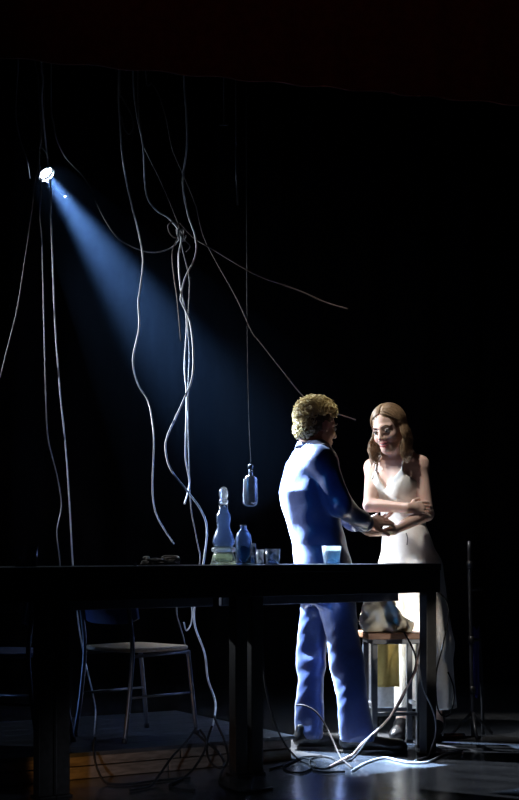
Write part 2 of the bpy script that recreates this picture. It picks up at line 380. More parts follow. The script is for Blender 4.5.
# hourglass-shaped decanter
p = on_table(223.5, 0.13); k = 1/sc_at(p)
dec = empty('decanter', p, 'tall hourglass-shaped blue glass decanter with stopper on black table', 'decanter')
prof_px = [(0, 0), (13.4, 0), (13.0, 2), (10.5, 10), (9.8, 12)]
pts = [(r*k, z*k) for r, z in prof_px]
lathe('base_bowl', pts+[(8.8*k, 12*k), (9.0*k, 9*k), (11*k, 2.5*k), (0, 2.5*k)], p, M['glass_green'], dec)
ring = [(8.8, 12.2), (11.8, 13.2), (12.4, 15), (11.6, 17), (9.5, 17.8), (8.0, 17.8), (8.0, 12.2), (8.8, 12.2)]
lathe('ring_collar', [(r*k, z*k) for r, z in ring], p, M['glass_clear'], dec)
bod = [(0, 18), (9.5, 18), (11.2, 21), (11.3, 24), (10.2, 28), (8.0, 33), (6.6, 37), (6.4, 40), (7.2, 44), (7.6, 47), (7.0, 50), (5.2, 53), (4.4, 55), (4.6, 60),
       (3.8, 60), (3.7, 55.5), (4.4, 53.2), (6.1, 50), (6.7, 47), (6.3, 44.3), (5.5, 40), (5.7, 37), (7.1, 33), (9.2, 28), (10.3, 24), (10.1, 21.4), (8.8, 19), (0, 19)]
lathe('double_bulb_body', [(r*k, z*k) for r, z in bod], p, M['glass_blue'], dec)
st = [(0, 57), (3.4, 57), (3.5, 61), (4.8, 62), (4.4, 64.5), (3.4, 65.5), (4.6, 69), (4.7, 73), (3.4, 76.5), (1.2, 78), (0, 78.2)]
lathe('stopper', [(r*k, z*k) for r, z in st], p, M['glass_clear'], dec)
# rounded bottle
p = on_table(243.5, 0.0); k = 1/sc_at(p)
bo = empty('glass_bottle', p, 'squat blue glass bottle with short neck half full of liquid', 'bottle')
b1 = [(0, 0), (7.4, 0), (7.9, 1.5), (7.9, 26), (7.0, 31), (4.6, 34.5), (3.2, 35.5), (3.2, 38), (3.7, 38.6), (3.7, 40), (2.4, 40), (2.4, 35.6), (4.0, 33.6), (6.3, 30.4), (7.2, 26), (7.2, 2.4), (0, 2.0)]
lathe('glass_wall', [(r*k, z*k) for r, z in b1], p, M['glass_blue'], bo)
lathe('liquid', [(0, 2.4*k), (6.9*k, 2.6*k), (6.9*k, 19*k), (0, 19*k)], p, M['liquid'], bo)
tumbler(251.5, 9.0, 8.0, 21, M['glass_blue'], 'small narrow blue glass tucked close to the squat bottle', 0.17, liquid=0.6)
tumbler(260.2, 8.0, 7.4, 15, M['glass_clear'], 'narrow clear shot glass between two other glasses', 0.10)
tumbler(272.5, 15.5, 13.0, 15.5, M['glass_blue'], 'wide pale blue tumbler with bright rim on black table', 0.12)
tumbler(331.5, 20.0, 15.0, 18, M['glass_clear'], 'frosted flaring tumbler glowing white in front of the man', 0.10, liquid=0.75)
tumbler(26, 25, 22, 20, M['glass_dark'], 'smoky tumbler barely visible on dark end of the table', 0.1)
# rope pile on the table
p = on_table(160, 0.12); k = 1/sc_at(p); path = []
for i in range(60):
    a = i*0.55; rx = (17+5*math.sin(i*1.7))*k; ry = 0.055+0.02*math.sin(i*2.3)
    path.append(p+tu*(rx*math.cos(a))+tn*(ry*math.sin(a))+Vector((0, 0, 0.006+0.034*(i/60)*(0.6+0.4*math.sin(i*0.9)))))
tag(tube('rope_coil', path, 0.0052, M['rope'], None, 4, 6), 'tangled coil of tan rope lying on black table', 'rope')
p = on_table(135.5, 0.05)
kb = empty('metal_knob', p, 'tiny round metal knob beside the rope coil', 'knob')
lathe('base', [(0, 0), (0.007, 0), (0.006, 0.004), (0, 0.004)], p, M['chrome'], kb, 12); sphere('ball', p+Vector((0, 0, 0.009)), 0.0065, M['chrome'], kb)

# ------------------------------------------------------------------ hanging lamp
ax = (AIM-LAMP).normalized()
lampo = empty('stage_lamp', LAMP, 'small black stage lamp shining a cold blue-white beam', 'stage lamp')
lathe('housing', [(0, -0.15), (0.03, -0.148), (0.044, -0.12), (0.046, 0.0), (0.050, 0.004), (0.050, 0.018), (0.041, 0.018), (0.041, -0.004), (0.0, -0.004)], LAMP-ax*0.02, M['black_metal'], lampo, 24, ax)
lathe('lens', [(0, 0.008), (0.018, 0.006), (0.0385, 0.0), (0.0385, -0.002), (0, -0.002)], LAMP-ax*0.014, M['lens'], lampo, 24, ax)
side = ax.cross(Vector((0, 0, 1))).normalized(); upv = side.cross(ax).normalized()
ringp = [LAMP+ax*0.004+(side*math.cos(a)+upv*math.sin(a))*0.049 for a in [2*math.pi*i/24 for i in range(25)]]
tube('rim_ring', ringp, 0.0035, M['chrome'], lampo, 0, 6)
yk = [LAMP-ax*0.06+side*0.052, LAMP-ax*0.06+side*0.056+Vector((0, 0, 0.07)), LAMP-ax*0.06+Vector((0, 0, 0.105)), LAMP-ax*0.06-side*0.056+Vector((0, 0, 0.07)), LAMP-ax*0.06-side*0.052]
tube('yoke', yk, 0.005, M['black_metal'], lampo, 6, 8)
tube('drop_bar', [LAMP-ax*0.06+Vector((0, 0, 0.10)), Vector((LAMP.x-ax.x*0.06, 7.95, 3.84))], 0.008, M['black_metal'], lampo, 0, 8)
tab = P(66, 197.5, 7.88)
tube('filter_arm', [LAMP+ax*0.0+side*0.05-upv*0.02, tab], 0.0025, M['chrome'], lampo, 0, 6)
lathe('filter_clip', [(0, -0.012), (0.006, -0.012), (0.008, 0.0), (0.006, 0.014), (0, 0.014)], tab, M['chrome'], lampo, 10, (1, 0, 0.1))
for (nm, e, sz, bl) in (('beam_light', 17000, 22, 1.0),):
    l = spot(nm, LAMP+ax*0.012, AIM, e, (0.50, 0.70, 1.0), sz, bl, 0.03)
    l.parent = lampo; l.matrix_parent_inverse = Matrix.Translation(-LAMP)

# haze that the beam shows up in: thin smoke, its body shaped round the beam from lamp to actors
hz = bpy.data.materials.new('thin_stage_haze'); hz.use_nodes = True; nt = hz.node_tree; nt.nodes.remove(nt.nodes['Principled BSDF'])
vsn = nt.nodes.new('ShaderNodeVolumeScatter'); vsn.inputs['Color'].default_value = (0.32, 0.56, 1, 1); vsn.inputs['Anisotropy'].default_value = 0.2  # the beam's blue is deepened in the scatter colour
tcn = nt.nodes.new('ShaderNodeTexCoord'); dn = nt.nodes.new('ShaderNodeVectorMath'); dn.operation = 'DISTANCE'; dn.inputs[1].default_value = LAMP
nt.links.new(tcn.outputs['Object'], dn.inputs[0])
mrn = nt.nodes.new('ShaderNodeMapRange'); mrn.interpolation_type = 'SMOOTHSTEP'      # density falloff put in so the beam fades away from the lamp
mrn.inputs['From Min'].default_value = 0.0; mrn.inputs['From Max'].default_value = 2.25; mrn.inputs['To Min'].default_value = 0.0052; mrn.inputs['To Max'].default_value = 0.0005
nt.links.new(dn.outputs['Value'], mrn.inputs['Value']); nt.links.new(mrn.outputs[0], vsn.inputs['Density'])
nt.links.new(vsn.outputs[0], nt.nodes['Material Output'].inputs['Volume'])
path = [LAMP-ax*0.16+(ax*2.45)*(i/24) for i in range(25)]
rad = [(0.13+0.26*max(0, 2.45*i/24-0.25))*math.sqrt(max(0.01, 1-abs(min(i, 4)/4-1)**2.2)) for i in range(25)]
rad[-2] *= 0.85; rad[-1] = 0.10
V, Fc = tube_data(path, rad, 32)
tag(link('haze', pmesh('haze', V, Fc), hz), 'thin blue-lit haze drifting through the beam of the stage lamp', 'haze', kind='stuff')

# ------------------------------------------------------------------ cables
def cable(px_pts, Y, r, material, label, top=False, wob=0.05, sag=None, group=None):
    ph = random.random()*6; pts = []
    n = len(px_pts)
    if top:
        p0 = P(*px_pts[0], Y); pts += [Vector((p0.x, 7.1+0.03, 3.87)), Vector((p0.x*0.99, 7.1+0.01, 3.76))]
    for i, q in enumerate(px_pts):
        y = q[2] if len(q) > 2 else Y
        pts.append(P(q[0], q[1], y+wob*math.sin(ph+i*1.15)*(0 if len(q) > 2 else 1)))
    return tag(tube('hanging_cable', pts, r*0.86, material, None, 8, 6), label, 'cable', group)
WC, GC, BC, KC = M['white_cable'], M['grey_cable'], M['brown_cable'], M['black_cable']
YC = 7.1
cable([(41.5, 60), (43, 80), (42, 100), (44, 125), (46.5, 150), (49, 175), (51, 190), (51, 216), (52, 240), (55, 320), (60, 390), (66, 450), (70, 510), (73, 565), (78, 620), (85, 660), (92, 690), (95.5, 712), (94, 738, 6.34)], 7.05, 0.0050, WC, 'white cable hanging in front of the lamp down to the platform', True, 0.03)
cable([(35, 58), (38, 77), (39, 100), (41, 130), (39, 160), (41, 188), (40, 216), (42, 240), (44, 320), (46, 400), (48.5, 440), (57, 475), (61.5, 505), (57, 532), (60, 566), (62, 640), (60, 741, 6.3)], 7.15, 0.0042, GC, 'grey cable with a bulge above the table, falling from the lamp', True)
cable([(43, 62), (44, 110), (40, 150), (35, 183), (31, 218), (25, 260), (17, 310), (7, 350), (0, 378), (-14, 430)], 7.2, 0.0040, BC, 'brown cable slanting away from the lamp to the dark side', True)
cable([(18, 60), (17, 84), (16, 116), (21, 142), (27, 160), (30, 178, 7.75)], 7.3, 0.0034, GC, 'short thin cable curving down to the back of the lamp', True, 0.0)
cable([(51, 100), (54, 125), (57, 140), (66, 158), (81, 174), (91, 190), (103, 216), (118, 238), (137, 249), (155, 252.5), (171, 248), (180, 239)], 7.15, 0.0045, GC, 'long cable sagging from beside the lamp to the knot', True)
cable([(118.5, 84), (120, 121), (123, 161), (131, 202), (138.5, 232), (143, 260), (140, 290), (138.3, 302), (139, 328), (133, 360), (137.5, 383), (147.6, 400), (152, 419), (154, 440), (153.4, 460), (152.8, 495), (158, 518), (174, 543.85)], 7.05, 0.0052, WC, 'white wavy cable ending just above the rope coil', True)
cable([(120, 88), (122, 97), (131, 114), (133.4, 126), (129, 134), (124, 128), (121.5, 116)], 7.05, 0.0040, GC, 'small loop of cable beside the top of the wavy cable', True, 0.01)
cable([(133, 75), (137, 115), (143, 146), (146, 192), (155.5, 209.5), (169, 218.5), (181, 235.5), (178.6, 257), (180.6, 288), (186.6, 320), (184.6, 366), (186.6, 392), (186.4, 419), (185.7, 440), (185.7, 460), (189.5, 481), (188, 492), (184.6, 504)], 7.1, 0.0050, WC, 'pale cable passing through the knot and ending beside the crossing', True, 0.03)
cable([(138, 90), (141, 130), (144.7, 148), (161.7, 183), (177, 220), (182, 236), (190, 246), (186, 252)], 7.14, 0.0042, BC, 'brown cable slanting straight down into the knot', True, 0.02)
cable([(183.8, 69), (186.4, 115), (187, 146), (183, 183), (188, 214), (195.6, 238), (195, 257), (184.8, 279), (180.8, 297), (182, 303), (189.5, 320), (193, 346), (192.4, 377), (183.7, 400), (175, 419), (167.8, 435), (165.5, 449), (170.7, 469), (188, 492), (201, 510), (207, 530), (203, 566), (194, 617), (204.6, 653), (208, 679), (215.6, 704), (212, 730, 6.55)], 7.0, 0.0056, WC, 'thick white cable swinging wide and crossing down past the decanter', True, 0.03)
cable([(146, 78), (152, 84), (158.6, 94), (166, 118), (172.5, 149), (183, 174), (195.6, 205), (206, 242), (236, 297), (251, 330), (260, 342), (282, 370), (303, 396), (322, 410), (341, 415), (356, 420)], 7.4, 0.0042, BC, 'long brown cable running diagonally down behind the man', True, 0.0)
cable([(180, 223), (194, 238), (208, 246.5), (238.7, 265), (259.4, 276), (300, 291), (325, 302), (348, 309)], 7.15, 0.0045, BC, 'stiff brown cable reaching out from the knot into the dark', False, 0.04)
cable([(181, 238), (172, 236), (168, 226), (174, 222), (180, 232), (172.5, 251), (174, 276), (177, 297), (181, 341)], 7.12, 0.0040, BC, 'brown cable looping round the knot and ending in the beam', False, 0.02)
cable([(180, 236), (183, 251), (189, 276), (189.5, 290), (188, 325), (189.5, 354), (188, 400), (189, 460), (191, 507), (196.7, 539), (199, 566), (177, 604), (184.5, 642), (192, 690), (196, 731.5, 6.70)], 7.22, 0.0040, GC, 'thin dark grey cable falling from the knot to the platform', False, 0.03)
cable([(190, 597), (192.3, 612), (191, 624), (186.4, 630.6), (184, 622)], 6.9, 0.0042, WC, 'short white cable loop dangling under the table edge', False, 0.01)
# knot where the cables are tied
kp = [P(181+5*math.cos(a)*(1-0.02*i), 235+6*math.sin(a*1.3), 7.09+0.02*math.sin(a*0.7)) for i, a in enumerate([j*0.6 for j in range(26)])]
tag(tube('cable_knot', kp, 0.0040, GC, None, 4, 6), 'tangled knot tying the hanging cables together', 'knot')
# thin hanging rod and its hook
rod = empty('hanging_rod', P(236, 205, 7.3), 'slim metal rod hanging alone high over the stage', 'rod')
tube('shaft', [P(236, 150, 7.3), P(237.5, 205, 7.3)], 0.0050, M['steel'], rod, 0, 8)
tube('wire', [Vector((P(236, 150, 7.3).x, 7.1, 3.85)), P(236, 150, 7.3)], 0.0014, M['black_metal'], rod, 0, 5)
hk = empty('hanging_clip', P(224, 125, 7.3), 'small metal clip on a wire near the border curtain', 'clip')
tube('clip_bar', [P(219.5, 125, 7.3), P(228.5, 125, 7.3)], 0.004, M['steel'], hk, 0, 8)
tube('wire', [Vector((P(224, 125, 7.3).x, 7.1, 3.85)), P(224, 125, 7.3)], 0.0014, M['black_metal'], hk, 0, 5)
# hanging glass vial
vp = P(250.5, 505, 6.95); k = 6.95/FPX
vial = empty('hanging_vial', vp, 'small dark glass bottle hanging on a cable above the table', 'hanging bottle')
vb = [(0, 0), (4.2, 0), (6.0, 1.6), (6.3, 4), (6.3, 26), (5.6, 28.5), (2.6, 29.5), (2.2, 30), (2.2, 37), (1.6, 37), (1.6, 29.4), (5.0, 27.4), (5.6, 26), (5.6, 4), (5.2, 2.2), (0, 1.2)]
lathe('glass_wall', [(r*k, z*k) for r, z in vb], vp, M['glass_dark'], vial)
lathe('cap', [(0, 36*k), (2.7*k, 36*k), (2.7*k, 40*k), (0.8*k, 41*k), (0, 41*k)], vp, M['black_metal'], vial, 14)
for sx in (-1, 1):
    tube('rim_light_line', [vp+Vector((sx*6.5*k, -0.004, 26*k)), vp+Vector((sx*6.7*k, -0.004, 4*k)), vp+Vector((sx*4.2*k, -0.004, -0.5*k)), vp+Vector((0, -0.004, -1.0*k))], 0.0020, M['white_cable'], vial, 6, 6)  # white lines stand in for the rim light along the glass edges
tube('cable', [vp+Vector((0.0, 0, 38*k)), P(251, 466, 6.95), P(250, 443, 6.95), P(248.5, 400, 6.97), P(247, 300, 7.0), Vector((P(246, 60, 7.1).x, 7.1, 3.85))], 0.0016, M['black_cable'], vial, 8, 6)

# ------------------------------------------------------------------ chairs on the platform
def chair(cx, cy, facing, label, seatmat, backmat):
    f = Vector((math.cos(facing), math.sin(facing), 0)); l = Vector((-f.y, f.x, 0)); o = Vector((cx, cy, PH))
    t = empty('chair', o, label, 'chair')
    Q = lambda a, b, z: o+f*a+l*b+Vector((0, 0, z))
    for s in (-1, 1):
        lg = tube('leg', [Q(-0.24, s*0.185, 0.010), Q(-0.205, s*0.18, 0.22), Q(-0.185, s*0.178, 0.43), Q(-0.20, s*0.178, 0.58), Q(-0.235, s*0.175, 0.77)], 0.011, M['steel'], t, 6, 10)
        lathe('rubber_foot', [(0, 0), (0.014, 0), (0.014, 0.022), (0, 0.024)], Q(-0.241, s*0.185, 0.0005), M['black_metal'], lg, 10)
        lg = tube('leg', [Q(0.225, s*0.185, 0.010), Q(0.20, s*0.18, 0.22), Q(0.175, s*0.178, 0.415)], 0.011, M['steel'], t, 6, 10)
        lathe('rubber_foot', [(0, 0), (0.014, 0), (0.014, 0.022), (0, 0.024)], Q(0.226, s*0.185, 0.0005), M['black_metal'], lg, 10)
        tube('side_rail', [Q(-0.188, s*0.178, 0.405), Q(0.178, s*0.178, 0.412)], 0.009, M['steel'], t, 0, 8)
        tube('stretcher', [Q(-0.203, s*0.18, 0.21), Q(0.20, s*0.18, 0.21)], 0.007, M['steel'], t, 0, 8)
    tube('cross_rail', [Q(0.17, -0.178, 0.408), Q(0.17, 0.178, 0.408)], 0.009, M['steel'], t, 0, 8)
    # rounded plywood seat
    fl = Field(o+Vector((-.32, -.32, 0.38)), o+Vector((.32, .32, 0.48)), 0.008)
    fx, fy = f.x, f.y
    def seat(x, y, z):
        u = (x-o.x)*fx+(y-o.y)*fy-0.0; v = -(x-o.x)*fy+(y-o.y)*fx
        zz = z-o.z-0.430-0.06*v*v-0.10*np.maximum(0, -u-0.05)**2
        r = ((np.abs(u)/0.205)**5+(np.abs(v)/0.20)**5)**0.2
        return np.maximum((r-1)*0.2, np.abs(zz)-0.011)
    fl.d[:] = 0; fl.d -= 1; fl.cut(seat); link('seat', fl.mesh('seat'), seatmat, t)
    # curved backrest
    V, Fc = [], []; n = 16
    for i in range(n+1):
        v = -0.205+0.41*i/n; e = abs(v)/0.205; zb = 0.555+0.03*e**4; zt = 0.755-0.04*e**4; cu = -0.045*(1-e*e)
        for (z, th) in ((zb, 0), (zt, 0), (zt, 0.012), (zb, 0.012)):
            V.append(Q(-0.185+cu+0.015-(z-0.555)*0.19+th, v, z))
    for i in range(n):
        for q in range(4): Fc.append((i*4+q, i*4+(q+1) % 4, (i+1)*4+(q+1) % 4, (i+1)*4+q))
    Fc += [(3, 2, 1, 0), tuple(n*4+q for q in range(4))]
    link('backrest', pmesh('backrest', V, Fc), backmat, t, smooth=False); t.scale = (.94, .94, .94)
    return t
chair(-0.565, 6.60, math.radians(46), 'tube-framed chair with pale plywood seat and curved backrest tinted as if blue-lit', M['seatwood'], M['bluelit_ply'])
chair(-1.10, 6.28, math.radians(163), 'tube-framed chair with seat tinted as if blue-lit, standing at the platform end', M['bluelit_ply'], M['bluelit_ply'])

# ------------------------------------------------------------------ stool with coat
sc_ = P(392, 600, 7.095); so = Vector((sc_.x, sc_.y, 0)); th = math.radians(8)
su = Vector((math.cos(th), math.sin(th), 0)); sn = Vector((-su.y, su.x, 0)); SH = 0.565
stool = empty('stool', so, 'square wooden stool on grey metal legs, coat heaped on it', 'stool')
box('seat', so-su*0.152-sn*0.14+Vector((0, 0, SH-0.03)), su*0.304, sn*0.28, (0, 0, 0.03), M['stoolwood'], stool, 0.006)
box('seat_frame', so-su*0.125-sn*0.115+Vector((0, 0, SH-0.055)), su*0.25, sn*0.23, (0, 0, 0.024), M['stoolmetal'], stool, 0.003)
for a in (-1, 1):
    for b in (-1, 1):
        c = so+su*(a*0.112)+sn*(b*0.10)
        lg = box('leg', c-su*0.014-sn*0.014+Vector((0, 0, 0.006)), su*0.028, sn*0.028, (0, 0, SH-0.062), M['stoolmetal'], stool, 0.003)
        box('rubber_foot', c-su*0.017-sn*0.017, su*0.034, sn*0.034, (0, 0, 0.014), M['black_metal'], lg, 0.002)
for b in (-1, 1): box('footrest_bar', so-su*0.10+sn*(b*0.10)-sn*0.009+Vector((0, 0, 0.158)), su*0.20, sn*0.018, (0, 0, 0.018), M['stoolmetal'], stool, 0.002)
for a in (-1, 1): box('side_bar', so-sn*0.09+su*(a*0.112)-su*0.009+Vector((0, 0, 0.20)), su*0.018, sn*0.18, (0, 0, 0.018), M['stoolmetal'], stool, 0.002)
coat = empty('coat', so+Vector((0, 0, SH)), 'cream and mustard coat bundled on the stool seat', 'coat')
fl = Field(so+Vector((-.22, -.2, SH-0.02)), so+Vector((.2, .2, SH+.26)), 0.006)
cz = lambda a, b, z: so+su*a+sn*b+Vector((0, 0, SH+z))
fl.ell(cz(-0.075, -0.01, 0.075), (0.085, 0.10, 0.085), k=0.03); fl.ell(cz(-0.06, 0.0, 0.14), (0.075, 0.07, 0.05), k=0.03)
fl.ell(cz(0.02, 0.0, 0.035), (0.09, 0.10, 0.045), k=0.04); fl.ell(cz(-0.115, -0.02, 0.03), (0.05, 0.09, 0.04), k=0.03)
fl.cone(cz(-0.15, -0.07, 0.12), cz(-0.02, -0.11, 0.02), 0.018, 0.022, 0.02); fl.cone(cz(-0.03, -0.06, 0.16), cz(0.06, -0.10, 0.02), 0.014, 0.02, 0.02)
fl.wrinkle(0.0022, [(40, 30, 60, 0), (70, -30, 35, 1), (-30, 60, 80, 2)]); fl.cut(lambda x, y, z: (SH+0.0015)-z+0*x+0*y)
link('bundle', fl.mesh('bundle'), M['cream'], coat)
def drape(name, a0, a1, b, z0, z1, material, amp, nf, th=0.006):
    V, Fc = [], []; nu, nz = 20, 14
    for i in range(nu+1):
        for j in range(nz+1):
            u = i/nu; v = j/nz; a = a0+(a1-a0)*u*(1-0.12*v)+0.02*v; z = z0+(z1-z0)*v
            off = b+amp*(0.3+v)*math.sin(nf*u*6.28+1.3*v)
            for q in (0, th): V.append(cz(a, off+q, z))
    idx = lambda i, j, q: (i*(nz+1)+j)*2+q
    for i in range(nu):
        for j in range(nz):
            Fc.append((idx(i, j, 0), idx(i+1, j, 0), idx(i+1, j+1, 0), idx(i, j+1, 0))); Fc.append((idx(i, j, 1), idx(i, j+1, 1), idx(i+1, j+1, 1), idx(i+1, j, 1)))
    for i in range(nu):
        for j in (0, nz): Fc.append((idx(i, j, 0), idx(i, j, 1), idx(i+1, j, 1), idx(i+1, j, 0)))
    for j in range(nz):
        for i in (0, nu): Fc.append((idx(i, j, 0), idx(i, j+1, 0), idx(i, j+1, 1), idx(i, j, 1)))
    return link(name, pmesh(name, V, Fc), material, coat)
drape('hanging_front', -0.07, 0.07, 0.148, 0.03, -0.29, M['yellow'], 0.010, 1.4)
drape('hanging_lining', -0.10, 0.05, 0.160, 0.03, -0.41, M['lining'], 0.008, 1.1)

# ------------------------------------------------------------------ people
def frame(f, up=(0, 0, 1)):
    f = Vector(f).normalized(); l = Vector(up).cross(f).normalized(); u = f.cross(l); return f, l, u
def add_head(fl, c, f, l, u, k=1.0, man=True):
    Q = lambda a, b, z: c+(f*a+l*b+u*z)*k
    R = np.array([[f.x, l.x, u.x], [f.y, l.y, u.y], [f.z, l.z, u.z]])
    E = lambda p, r, kk, op='add': fl.ell(Q(*p), [q*k for q in r], R, kk, op)
    jw = 1.0 if man else 0.88
    E((-.015, 0, .03), (.096, .074, .088), .01)
    E((.030, 0, -.030), (.063, .056*jw, .085 if man else .078), .03)
    E((.064, 0, -.096 if man else -.090), (.024, .026*jw, .020), .03)
    for s in (-1, 1):
        fl.cone(Q(-.01, s*.050*jw, -.05), Q(.058, s*.014, -.097), .017*k, .015*k, .03)
        E((.056, s*.036, -.026 if man else -.032), (.028, .022, .020 if man else .024), .02)
        fl.cone(Q(.083, s*.010, .024), Q(.066, s*.046, .020), .009*k, .008*k, .014)
        E((.100, s*.031, .000), (.018, .017, .011), .010, 'sub')
        E((.002, s*.074, -.006), (.019, .008, .031), .006)
        E((.099, s*.011, -.036), (.010, .008, .008), .007)
    fl.cone(Q(.086, 0, .016), Q(.113, 0, -.030), .007*k, .0105*k, .012)
    if man:
        E((.090, 0, -.062), (.012, .022, .006), .008); E((.088, 0, -.073), (.012, .019, .007), .008)
    else:
        E((.097, 0, -.066), (.014, .024, .0085), .004, 'sub')
    return Q, R
def add_hand(fl, w, d, n, thumb, k=1.0, curl=(25, 35, 25), spread=1.0, tcurl=0.4):
    d = Vector(d).normalized(); n = Vector(n); n = (n-d*n.dot(d)).normalized(); l = d.cross(n)*thumb      # l: thumb side
    R = np.array([[d.x, l.x, n.x], [d.y, l.y, n.y], [d.z, l.z, n.z]])
    fl.ell(w+d*(.045*k), (.052*k, .038*k, .0155*k), R, .012)
    fl.cone(w-d*.01, w+d*(.03*k), .024*k, .022*k, .015)
    L = [(.040, .026, .020), (.046, .029, .022), (.042, .027, .021), (.032, .021, .018)]
    for i in range(4):
        off = (0.030-0.020*i)*k; p = w+d*((.083-.004*abs(i-1.2))*k)+l*off; a = 0
        dd = (d+l*(0.07*(1.5-i)*spread)).normalized(); r = (.0088 if i < 3 else .0076)*k
        p0 = w+d*(.05*k)+l*(off*0.8)
        fl.cone(p0, p, r*1.1, r*1.05, .006)
        for j in range(3):
            a += math.radians(curl[j]); v = dd*math.cos(a)+n*math.sin(a); q = p+v*(L[i][j]*k)
            fl.cone(p, q, r, r*0.9, .0025); p = q; r *= 0.92
    p = w+d*(.022*k)+l*(.026*k); v = (d*.62+l*.62+n*tcurl).normalized()
    for j in range(3):
        q = p+v*((.036, .030, .024)[j]*k); fl.cone(p, q, (.0125, .0105, .0095)[j]*k, (.0105, .0095, .0082)[j]*k, .006)
        p = q; v = (v+d*.35+n*.15).normalized()

# ---- the man
mf, ml, mu = frame((0.966, 0.259, 0)); YM = 7.05
man = empty('person', (P(322, 600, YM).x, YM, 0), 'person with curly blond hair in a navy suit, back turned, reaching out', 'person')
outline = [(441, 303, 325), (446, 298, 330), (452, 293, 333), (462, 287, 335), (478, 282, 335), (492, 279, 336), (508, 282, 338), (525, 287, 341), (545, 292, 346), (563, 293, 351), (595, 293, 357)]
def rows_from(outl, Y, grow=0.0, wide=1.35):
    r = []
    for (py, x0, x1) in outl:
        c = P((x0+x1)/2, py, Y); hw = (x1-x0)/2*Y/FPX+grow; wd = wide if py > 465 else wide*(1.0+0.25*(465-py)/18)
        r.append((c.z, c.x, c.y, hw*0.95, hw*wd))
    return r
sh_r = P(322, 461, 6.90); sh_l = P(316, 460, 7.20)
el_r = P(341, 505, 6.86); wr_r = P(365, 524, 7.02)
el_l = P(338, 512, 7.30); wr_l = P(357, 524, 7.27)
hip_r = P(332, 578, 6.98); hip_l = P(317, 578, 7.12)
kn_r = P(346, 662, 6.91); an_r = P(357, 735, 6.85)
kn_l = P(311, 664, 7.02); an_l = P(310, 732, 6.96)
hc = P(317, 426, 7.06)
hf, hl, hu = frame((0.83, 0.52, -0.16))
fl = Field((-.02, 6.70, 0.0), (.78, 7.50, 1.80), 0.0036)
Qm, Rm = add_head(fl, hc, hf, hl, hu, 1.0, True)
fl.cone(Qm(-.028, 0, -.05), P(309, 458, 7.05), .054, .062, .02)
fl.loft([(z, x, y, max(a-.022, .02), max(b-.03, .02)) for (z, x, y, a, b) in rows_from(outline[2:], YM)], mf, .02)
for (a, b, c, d, n) in ((sh_r, el_r, wr_r, (0.55, 0.45, 0.10), -1), (sh_l, el_l, wr_l, (0.75, -0.15, -0.2), 1)):
    fl.cone(a, b, .048, .040, .03); fl.cone(b, c, .040, .026, .01)
add_hand(fl, wr_r+Vector((.012, .012, .004)), (0.80, 0.42, 0.16), (-0.15, 0.55, -0.75), -1, 1.02, (12, 26, 26), 1.0)
add_hand(fl, wr_l+Vector((.012, -.004, 0)), (0.90, 0.03, 0.16), (-0.1, -0.1, 1.0), 1, 1.0, (8, 12, 12), 1.0)
for (a, b, c) in ((hip_r, kn_r, an_r), (hip_l, kn_l, an_l)):
    fl.cone(a, b, .075, .052, .03); fl.cone(b, c, .052, .038, .01); fl.cone(c, Vector((c.x, c.y, 0.05))+mf*0.06, .036, .03, .02)
body_m = link('body', fl.mesh('body'), M['skin_m'], man)
for s in (-1, 1):
    sphere('eye', Qm(.081, s*.031, 0), .0125, M['eye'], body_m)
    tube('eyebrow', [Qm(.099, s*.014, .022), Qm(.094, s*.034, .027), Qm(.080, s*.047, .021)], .004, M['brow'], body_m, 4, 6)
V, Fc = tube_data([Qm(.095, b, -.067+abs(b)*0.05) for b in (-.021, -.011, 0, .011, .021)], [.001, .004, .0048, .004, .001], 6)
link('lips', pmesh('lips', V, Fc), M['lips'], body_m)
# jacket
fl = Field((-.02, 6.66, 0.70), (.70, 7.50, 1.56), 0.0045)
wav = lambda a, z: 0.02*np.sin(3*a+9*z)+0.014*np.sin(7*a-14*z)
fl.loft(rows_from(outline, YM), mf, .02, 2.1, wav)
for (a, b, c) in ((sh_r, el_r, wr_r), (sh_l, el_l, wr_l)):
    fl.ell(a, (.072, .072, .06), k=.04)
    fl.cone(a, b, .066, .056, .03, lambda an, t: .003*np.sin(9*t+2*an)+.003*np.sin(3*an+5*t))
    fl.cone(b, c-(c-b).normalized()*.012, .056, .041, .015, lambda an, t: .004*np.sin(8*t-2*an)+.003*np.sin(2*an-5*t))
fl.wrinkle(0.0010, [(25, 20, 35, 0), (40, -25, 22, 1.5), (14, 30, 60, 2.0)])
nb = P(311, 443, YM)
fl.cone(nb+Vector((0, 0, .10))+mf*.03, nb-Vector((0, 0, .03)), .060, .060, .012, op='sub')     # neck opening
fl.cut(lambda x, y, z: np.maximum(0.752-z, -1)+0*x+0*y)
jk = link('jacket', fl.mesh('jacket'), M['suit'], man)
# jacket collar, shirt collar, cuffs
def ringmesh(name, c, f, l, rx, ry, z0, z1, flare, material, parent, tilt=0.0, th=.006, a0=0.0, a1=6.2832):
    V, Fc = [], []; n = 32
    for i in range(n+1):
        a = a0+(a1-a0)*i/n; cs, sn_ = math.cos(a), math.sin(a); tz_ = -tilt*cs
        for (z, e) in ((z0, flare), (z1, 0), (z1, -th), (z0, flare-th)): V.append(c+f*(cs*(rx+e))+l*(sn_*(ry+e))+Vector((0, 0, z+tz_)))
    for i in range(n):
        for q in range(4): Fc.append((i*4+q, (i+1)*4+q, (i+1)*4+(q+1) % 4, i*4+(q+1) % 4))
    Fc += [(0, 1, 2, 3), tuple(n*4+q for q in (3, 2, 1, 0))]
    return link(name, pmesh(name, V, Fc), material, parent)
nk = P(310, 446, YM)+mf*0.004
ringmesh('jacket_collar', nk, mf, ml, .066, .072, -.026, .002, .012, M['suit'], jk, .020, .007, 0.5, 5.78)
ringmesh('shirt_collar', nk+mf*.006, mf, ml, .060, .062, -.01, .020, .004, M['shirt'], man, .030, .004, 0.25, 6.03)
